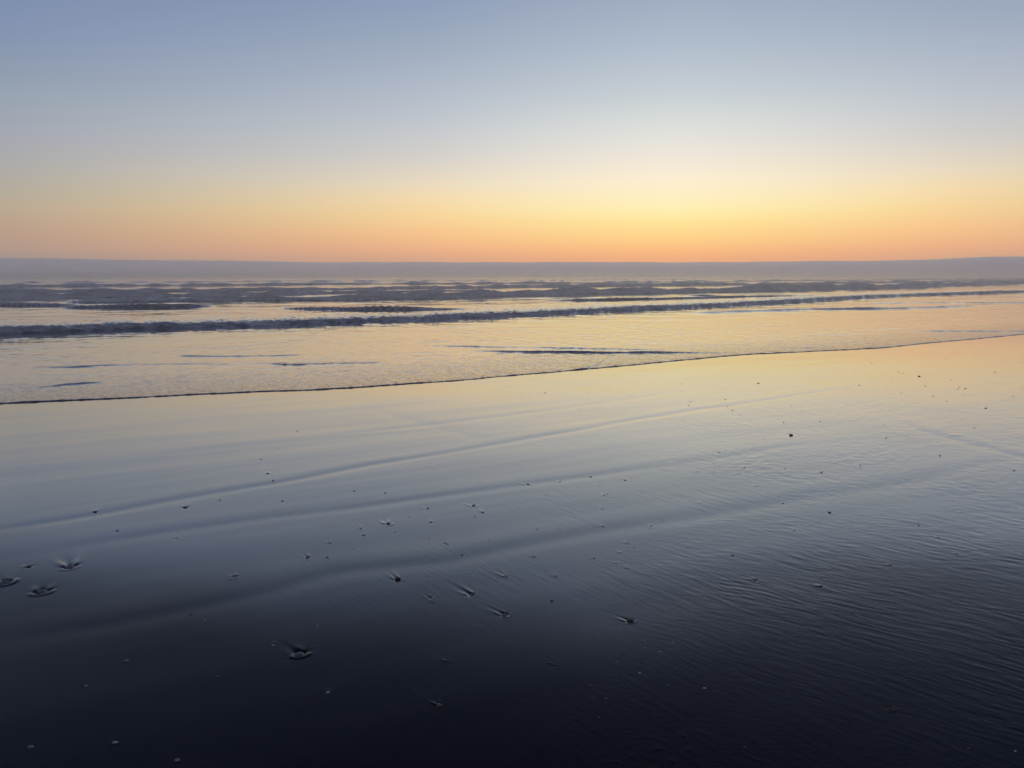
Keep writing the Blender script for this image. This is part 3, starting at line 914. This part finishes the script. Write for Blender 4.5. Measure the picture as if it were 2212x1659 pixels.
def fog_bank():
    th = np.radians(np.arange(-125, 101, 0.4))
    prof = [(915, -12, 0), (930, 0.0, 0), (1000, 6.0, .25), (1100, 13, .6), (1220, 18, .9), (1320, 20.0, 1), (1600, 22.0, 1), (1900, 18, 1), (2000, -12, 0)]
    V = []
    for a in th:
        dg = math.degrees(a)
        z0 = np.array([dg])
        hump = 1.0 + 0.045 * float(noise(z0 / 9.0, z0 * 0 + 2.2, 400)[0]) + 0.03 * float(noise(z0 / 2.6, z0 * 0 + 5.2, 401)[0]) + 0.018 * float(noise(z0 / 0.9, z0 * 0 + 1.2, 402)[0])
        hump += 0.09 * float(sstep(17, 31, np.array(dg))) + 0.17 * float(sstep(27, 32, np.array(dg))) + 0.15 * float(sstep(-10, -34, np.array(dg)))
        for (r, h, k) in prof:
            hh = h if h < 0 else h * hump
            V.append((r * math.sin(a), r * math.cos(a), hh))
    nc = len(prof)
    Fc = []
    n = len(th)
    for i in range(n - 1):
        for k in range(nc):
            k2 = (k + 1) % nc
            Fc.append((i * nc + k, i * nc + k2, (i + 1) * nc + k2, (i + 1) * nc + k))
    Fc.append(tuple(range(nc))[::-1])
    Fc.append(tuple((n - 1) * nc + k for k in range(nc)))
    me = bpy.data.meshes.new('fog_bank')
    me.from_pydata(V, [], Fc)
    import bmesh
    bm = bmesh.new()
    bm.from_mesh(me)
    bmesh.ops.recalc_face_normals(bm, faces=bm.faces)
    bm.to_mesh(me)
    bm.free()
    me.materials.append(volume_mat('sea_fog', (0.976, 0.988, 0.989), 0.03, 0.78))
    o = bpy.data.objects.new('fog_bank', me)
    o['kind'] = 'stuff'
    o['label'] = 'low grey bank of sea fog along the horizon'
    col.objects.link(o)


fog_bank()


def haze():
    hx, z0, z1 = 645.0, -6.0, 1.75
    V = [(x, y, z) for z in (z0, z1) for (x, y) in ((-hx, -hx), (hx, -hx), (hx, hx), (-hx, hx))]
    Fc = [(3, 2, 1, 0), (4, 5, 6, 7), (0, 1, 5, 4), (1, 2, 6, 5), (2, 3, 7, 6), (3, 0, 4, 7)]
    me = bpy.data.meshes.new('haze')
    me.from_pydata(V, [], Fc)
    me.materials.append(volume_mat('sea_haze', (0.98, 0.985, 0.99), 0.0042, 0.78))
    o = bpy.data.objects.new('haze', me)
    o['kind'] = 'stuff'
    o['label'] = 'thin salt haze hanging over the surf'
    col.objects.link(o)


haze()

# ------------------------------------------------------------------ pebbles, shells and twigs
import bmesh
M_DARK = simple_mat('wet_dark_stone', (0.014, 0.013, 0.013), (0.06, 0.056, 0.054), 0.28, 90)
M_GREY = simple_mat('wet_grey_stone', (0.05, 0.048, 0.046), (0.12, 0.115, 0.11), 0.3, 90)
M_PALE = simple_mat('pale_shell', (0.55, 0.52, 0.47), (0.8, 0.77, 0.72), 0.35, 70)
M_TAN = simple_mat('tan_stone', (0.32, 0.26, 0.17), (0.5, 0.43, 0.3), 0.4, 80)
M_SHELL = simple_mat('grey_shell', (0.09, 0.085, 0.085), (0.42, 0.40, 0.38), 0.28, 30)
M_WOOD = simple_mat('wet_twig_bark', (0.16, 0.13, 0.09), (0.4, 0.34, 0.24), 0.45, 120)
M_WEED = simple_mat('wet_weed', (0.02, 0.022, 0.014), (0.06, 0.06, 0.035), 0.15, 60)


def pebble_mesh(name, mat, seed, flat=0.55, rough=0.22, sub=3):
    rnd = random.Random(seed)
    bm = bmesh.new()
    bmesh.ops.create_icosphere(bm, subdivisions=sub - 1 if sub > 2 else sub, radius=0.5)
    offs = [(Vector((rnd.gauss(0, 1), rnd.gauss(0, 1), rnd.gauss(0, 1))).normalized(), rnd.uniform(-rough, rough)) for _ in range(7)]
    for v in bm.verts:
        n = v.co.normalized()
        k = 1 + sum(a * max(0, n.dot(d)) ** 2 for d, a in offs)
        v.co = n * 0.5 * k
        v.co.z *= flat
        v.co.y *= rnd.uniform(0.68, 0.72)
    for f in bm.faces:
        f.smooth = True
    me = bpy.data.meshes.new(name)
    bm.to_mesh(me)
    bm.free()
    me.materials.append(mat)
    return me


def shell_mesh(name, mat, seed):
    """half of a bivalve lying hollow side down: ribbed fan dome with a beak"""
    rnd = random.Random(seed)
    bm = bmesh.new()
    NR, NA = 7, 18
    rows = []
    tilt = rnd.uniform(-.12, .12)
    for i in range(NR + 1):
        q = i / NR
        ring = []
        for j in range(NA + 1):
            a = math.pi * (j / NA)
            rad = 0.5 * q * (1 + 0.03 * math.cos(j * math.pi))
            xx = math.cos(a) * rad * 1.0
            yy = -0.28 + math.sin(a) * rad * 1.25 + tilt * xx
            zq = 0.30 * math.sqrt(max(0, 1 - q ** 2.2)) * (0.75 + 0.25 * math.sin(a)) * (1 - 0.5 * (1 - q) ** 4)
            zq += 0.012 * math.cos(j * math.pi) * q * (1 - q) * 4 + 0.008 * math.sin(q * 28)
            ring.append(bm.verts.new((xx, yy, zq)))
        rows.append(ring)
    for i in range(NR):
        for j in range(NA):
            try:
                bm.faces.new((rows[i][j], rows[i][j + 1], rows[i + 1][j + 1], rows[i + 1][j]))
            except ValueError:
                pass
    # hinge side closes down to the sand
    base = [bm.verts.new((r[0].co.x, -0.33, 0.0)) for r in rows]
    base2 = [bm.verts.new((r[-1].co.x, -0.33, 0.0)) for r in rows]
    for i in range(NR):
        bm.faces.new((rows[i][0], rows[i + 1][0], base[i + 1], base[i]))
        bm.faces.new((rows[i + 1][-1], rows[i][-1], base2[i], base2[i + 1]))
    bmesh.ops.remove_doubles(bm, verts=bm.verts, dist=0.001)
    bmesh.ops.recalc_face_normals(bm, faces=bm.faces)
    for f in bm.faces:
        f.smooth = True
    me = bpy.data.meshes.new(name)
    bm.to_mesh(me)
    bm.free()
    me.materials.append(mat)
    return me


def tube_mesh(name, mat, pts, radii, seg=7):
    bm = bmesh.new()
    rings = []
    for i, p in enumerate(pts):
        p = Vector(p)
        d = (Vector(pts[min(i + 1, len(pts) - 1)]) - Vector(pts[max(i - 1, 0)])).normalized()
        side = d.cross(Vector((0, 0, 1))).normalized()
        upv_ = side.cross(d)
        rings.append([bm.verts.new(p + (side * math.cos(2 * math.pi * k / seg) + upv_ * math.sin(2 * math.pi * k / seg)) * radii[i]) for k in range(seg)])
    for a, b in zip(rings[:-1], rings[1:]):
        for k in range(seg):
            bm.faces.new((a[k], a[(k + 1) % seg], b[(k + 1) % seg], b[k]))
    bm.faces.new(rings[0][::-1])
    bm.faces.new(rings[-1])
    for f in bm.faces:
        f.smooth = True
    me = bpy.data.meshes.new(name)
    bm.to_mesh(me)
    bm.free()
    me.materials.append(mat)
    return me


def twig_mesh(name, seed, thick=0.05):
    rnd = random.Random(seed)
    pts, rad = [], []
    bend = rnd.uniform(-.07, .07)
    for i in range(9):
        q = i / 8
        pts.append((q - .5, bend * math.sin(q * math.pi) + rnd.uniform(-.012, .012), 0.02 * math.sin(q * 4)))
        rad.append(thick * (0.55 + 0.45 * math.sin(min(q * 1.4 + .35, 1.6))) * (1.25 if i in (2, 5) else 1) * (0.5 if i in (0, 8) else 1))
    return tube_mesh(name, M_WOOD, pts, rad)


def weed_mesh(name):
    pts, rad = [], []
    for i in range(15):
        q = i / 14
        pts.append((q - .5, 0.13 * math.sin(q * 5.2) * (1 - q * .3), 0.012 + 0.01 * math.sin(q * 9)))
        rad.append(0.028 * (0.4 + math.sin(q * math.pi) * .6))
    return tube_mesh(name, M_WEED, pts, rad)


PM = {
    'd': [pebble_mesh('dark_pebble', M_DARK, 10 + i, 0.22 + 0.04 * i) for i in range(5)],
    'g': [pebble_mesh('grey_pebble', M_GREY, 20 + i, 0.28 + 0.05 * i) for i in range(3)],
    'p': [pebble_mesh('shell_chip', M_PALE, 30 + i, 0.25 + 0.05 * i, 0.35) for i in range(4)],
    't': [pebble_mesh('tan_pebble', M_TAN, 40 + i, 0.5) for i in range(2)],
    'b': [pebble_mesh('jagged_stone', M_DARK, 50 + i, 0.7, 0.42, 4) for i in range(3)],
    's': [shell_mesh('half_shell', M_SHELL, 60 + i) for i in range(4)],
    'w': [twig_mesh('twig', 70 + i, 0.045 + 0.012 * i) for i in range(4)],
    'c': [weed_mesh('weed_strand')],
}
KIND = {'d': ('pebble', 'pebble'), 'g': ('pebble', 'pebble'), 'p': ('shell_fragment', 'shell'), 't': ('pebble', 'pebble'), 'b': ('stone', 'stone'),
        's': ('half_shell', 'shell'), 'w': ('twig', 'twig'), 'c': ('weed_strand', 'seaweed')}
LOOK = {'d': 'dark pebble', 'g': 'grey pebble', 'p': 'pale shell fragment', 't': 'tan pebble', 'b': 'jagged dark stone', 's': 'grey half shell', 'w': 'thin twig', 'c': 'strand of weed'}
GROUP = {'d': 'dark pebbles washed over the wet sand', 'g': 'grey pebbles washed over the wet sand', 'p': 'pale shell fragments on the sand', 't': 'tan pebbles on the dark sand',
         'b': 'jagged stones on the sand', 's': 'half shells on the sand', 'w': 'twigs lying on the sand', 'c': None}
TWIG_ANG = {}


def place(it):
    k = it['kind']
    rnd = random.Random(int(it['px'] * 31 + it['py'] * 7))
    me = PM[k][rnd.randrange(len(PM[k]))]
    o = bpy.data.objects.new(KIND[k][0], me)
    w = it['size']
    z = sand_z(it['x'], it['y'])
    hz = w
    if k in 'dgpt':
        w = max(w, 0.006)
        hz = w * rnd.uniform(0.85, 1.25)
        o.location = (it['x'], it['y'], z + 0.06 * w)
        o.rotation_euler = (rnd.uniform(-.15, .15), rnd.uniform(-.15, .15), rnd.uniform(-.5, .5))
    elif k == 'b':
        o.location = (it['x'], it['y'], z + 0.14 * w)
        o.rotation_euler = (rnd.uniform(-.2, .2), rnd.uniform(-.2, .2), rnd.uniform(-.5, .5))
    elif k == 's':
        o.location = (it['x'], it['y'], z - 0.02 * w)
        o.rotation_euler = (rnd.uniform(-.12, .05), rnd.uniform(-.15, .15), rnd.uniform(-.5, .8))
    else:
        o.location = (it['x'], it['y'], z + 0.02 * w)
        o.rotation_euler = (0, 0, it.get('ang', -0.5))
    o.scale = (w, w, hz)
    o['label'] = it['label']
    o['category'] = KIND[k][1]
    if GROUP[k]:
        o['group'] = GROUP[k]
    col.objects.link(o)
    return o


def tag_items():
    """labels: the large ones by hand, the small ones by their nearest large neighbour"""
    HAND = [
        (1565, 2282, 'dark angular stone with two light scour streaks fanning out towards the sea', 'dark angular stone with fanning streaks'),
        (2479, 2443, 'large flat stone ringed by pale wet sand beside the ripples', 'flat stone ringed by pale sand'),
        (3115, 1714, 'jagged black stone standing proud with a long dark drag tail', 'jagged black stone'),
        (1182, 2576, 'big half shell with a bright pale rim in a fan of grooves', 'big pale-rimmed half shell'),
        (1857, 2342, 'half shell with long pale grooves trailing from it in the middle of the beach', 'half shell with long pale grooves'),
        (1710, 2371, 'small white shell fragment just below a dark pebble with a forked tail', 'white shell fragment'),
        (1695, 2355, 'dark pebble with a forked tail touching a white shell fragment', 'dark fork-tailed pebble'),
        (1988, 2421, 'rounded half shell with a broken furrow of lumps behind it', 'rounded half shell with lumpy furrow'),
        (2177, 2614, 'yellowish twig lying alone on the dark sand', 'yellowish twig'),
        (167, 2327, 'long low half shell in a crescent hollow on the dark left sand', 'crescent half shell'),
        (276, 2232, 'half shell with a feathery dark scour above it', 'half shell with feathery scour'),
        (21, 2293, 'half shell with a bright edge at the far left', 'bright-edged shell at the far left'),
        (456, 2923, 'white shell fragment alone on the darkest sand', 'lone white shell fragment'),
        (122, 2944, 'round tan pebble nearest to the bottom left corner', 'round tan pebble'),
        (699, 2997, 'flat tan pebble at the very bottom of the beach', 'flat tan pebble'),
        (498, 2605, 'tan pebble on bare smooth dark sand at left', 'tan pebble on smooth sand'),
        (1730, 2775, 'tan pebble with a short comet tail on the dark foreground', 'tan comet-tailed pebble'),
        (1865, 1992, 'dark oblong pebble with three bright streaks, higher of a close pair', 'oblong pebble of the close pair'),
        (1901, 2018, 'dark pebble with bright streaks, lower of a close pair', 'lower pebble of the close pair'),
        (1528, 2064, 'dark pebble with a broad scoop of scoured sand behind it', 'pebble with broad scoop'),
        (1420, 2084, 'dark round pebble with a thin winged wake', 'winged-wake pebble'),
        (1684, 2003, 'dark pebble at the end of one straight bright line', 'pebble with one straight line'),
        (1699, 2057, 'dark pebble below the one with a straight bright line', 'pebble below the straight line'),
        (1995, 2271, 'dark pebble at the end of the longest straight furrow', 'pebble of the longest furrow'),
        (1756, 2141, 'curled pale-edged strand of weed lying on smooth sand', 'curled weed strand'),
        (1818, 2186, 'small half shell in an oval dimple of sand', 'half shell in an oval dimple'),
        (2080, 1908, 'dark flat pebble with a bright comet tail', 'flat comet-tailed pebble'),
        (2326, 1878, 'dark pebble with a long triple streak, left of two on grey sand', 'triple-streak pebble'),
        (2461, 1891, 'black pebble with a long double streak, right of two on grey sand', 'black double-streak pebble'),
        (2205, 1897, 'dark pebble with a faint comet tail between two streaked ones', 'faint comet-tailed pebble'),
        (2377, 2075, 'dark pebble with a hooked bright furrow', 'pebble with hooked furrow'),
        (2565, 2073, 'pale shell fragment with a bright straight furrow at the edge of the ripples', 'pale fragment with straight furrow'),
        (2102, 2193, 'short pale twig stuck in the sand of the low trough', 'short pale twig'),
        (2191, 2272, 'bright pale shell fragment shaped like a drop', 'drop-shaped shell fragment'),
        (2141, 2282, 'small pale shell fragment left of a drop-shaped one', 'fragment left of the drop'),
        (2172, 2365, 'dark wedge of half shell with a light top', 'wedge of half shell'),
        (2975, 2284, 'dark pebble with a shadowed groove among the ripples', 'pebble with shadowed groove'),
        (3233, 2309, 'dark pebble with a short black groove among the ripples', 'pebble with short black groove'),
        (2884, 2189, 'half shell in a ring of rippled sand', 'half shell among ripples'),
        (2523, 2604, 'thin straight twig lying level on the rippled sand', 'thin level twig'),
        (2453, 2575, 'knobbly twig on the dark rippled sand', 'knobbly twig'),
        (2458, 2428, 'pale splinter just above the flat ringed stone', 'pale splinter'),
        (3702, 1796, 'black pebble with a pointed tail on the grey right-hand sand', 'black pointed pebble'),
        (3235, 1862, 'dark round pebble with a short curved tail on pale sand', 'round pebble with short curved tail'),
        (3387, 1835, 'dark pebble with a small speck below it', 'pebble above a speck'),
        (3490, 1725, 'dark pebble at the end of a long straight hairline', 'pebble with a hairline tail'),
        (3882, 1607, 'blocky black pebble at the end of a broken line', 'blocky black pebble'),
        (3619, 1481, 'flat black pebble at the tip of the long low sand ridge', 'flat black pebble at the ridge tip'),
        (3800, 1530, 'dark pebble at the right of a tight cluster of three', 'right pebble of the cluster'),
        (2147, 1547, 'dark flat pebble alone on the golden sand below the water', 'lone dark pebble on golden sand'),
        (2316, 1547, 'small dark pebble alone, next along from the lone flat one', 'second lone pebble on golden sand'),
        (2986, 1509, 'flat dark pebble on the golden sand with a thin shadow', 'flat pebble on golden sand'),
        (374, 2016, 'dark pebble in a pinched hollow on the left trough', 'pebble in the left trough'),
        (732, 1999, 'dark pebble in a bright scoop beside the long trough', 'pebble in a bright scoop'),
        (112, 2232, 'dark pebble half sunk in an oval pit', 'half-sunk pebble'),
        (923, 2274, 'pale shell fragment glinting on smooth left sand', 'glinting shell fragment'),
        (1076, 2542, 'white shell fragment left of the big pale-rimmed half shell', 'white fragment by the big half shell'),
    ]
    free = list(ITEMS)
    marks = []
    for hx, hy, lab, short in HAND:
        it = min(free, key=lambda q: (q['px'] - hx) ** 2 + (q['py'] - hy) ** 2)
        if math.hypot(it['px'] - hx, it['py'] - hy) > 25:
            print('NO ITEM FOR', hx, hy, lab)
            continue
        free.remove(it)
        it['label'] = lab
        marks.append((it['px'], it['py'], short))
    used = {}
    for it in sorted(free, key=lambda q: -q['wpx']):
        look = LOOK[it['kind']]
        adj = 'tiny' if it['wpx'] < 6 else 'small'
        cand = sorted(marks, key=lambda m: ((m[0] - it['px']) / 1.5) ** 2 + ((m[1] - it['py']) * 1.3) ** 2)
        for rank, m in enumerate(cand[:6]):
            dx, dy = it['px'] - m[0], (it['py'] - m[1]) * 1.8
            ang = math.degrees(math.atan2(-dy, dx)) % 360
            rel = ['right of', 'above and right of', 'above', 'above and left of', 'left of', 'below and left of', 'below', 'below and right of'][int((ang + 22.5) // 45) % 8]
            far = math.hypot(dx, dy)
            how = 'just ' if far < 90 else 'a little ' if far < 200 else 'some way ' if far < 420 else 'far '
            lab = f"{adj} {look} {how}{rel} the {m[2]}"
            if len(lab.split()) > 16:
                lab = f"{adj} {look} {rel} the {m[2]}"
            if lab not in used:
                break
        used[lab] = used.get(lab, 0) + 1
        it['label'] = lab


for it in ITEMS:
    if it['kind'] == 'w':
        it['ang'] = random.Random(int(it['px'])).uniform(-0.75, 0.1)
    if it['kind'] == 'c':
        it['ang'] = -0.6
tag_items()
for it in ITEMS:
    place(it)
print('triangles sand+sea', sum(len(o.data.polygons) * 2 for o in (sand, sea)), 'items', len(ITEMS), 'labels', len({i['label'] for i in ITEMS}))
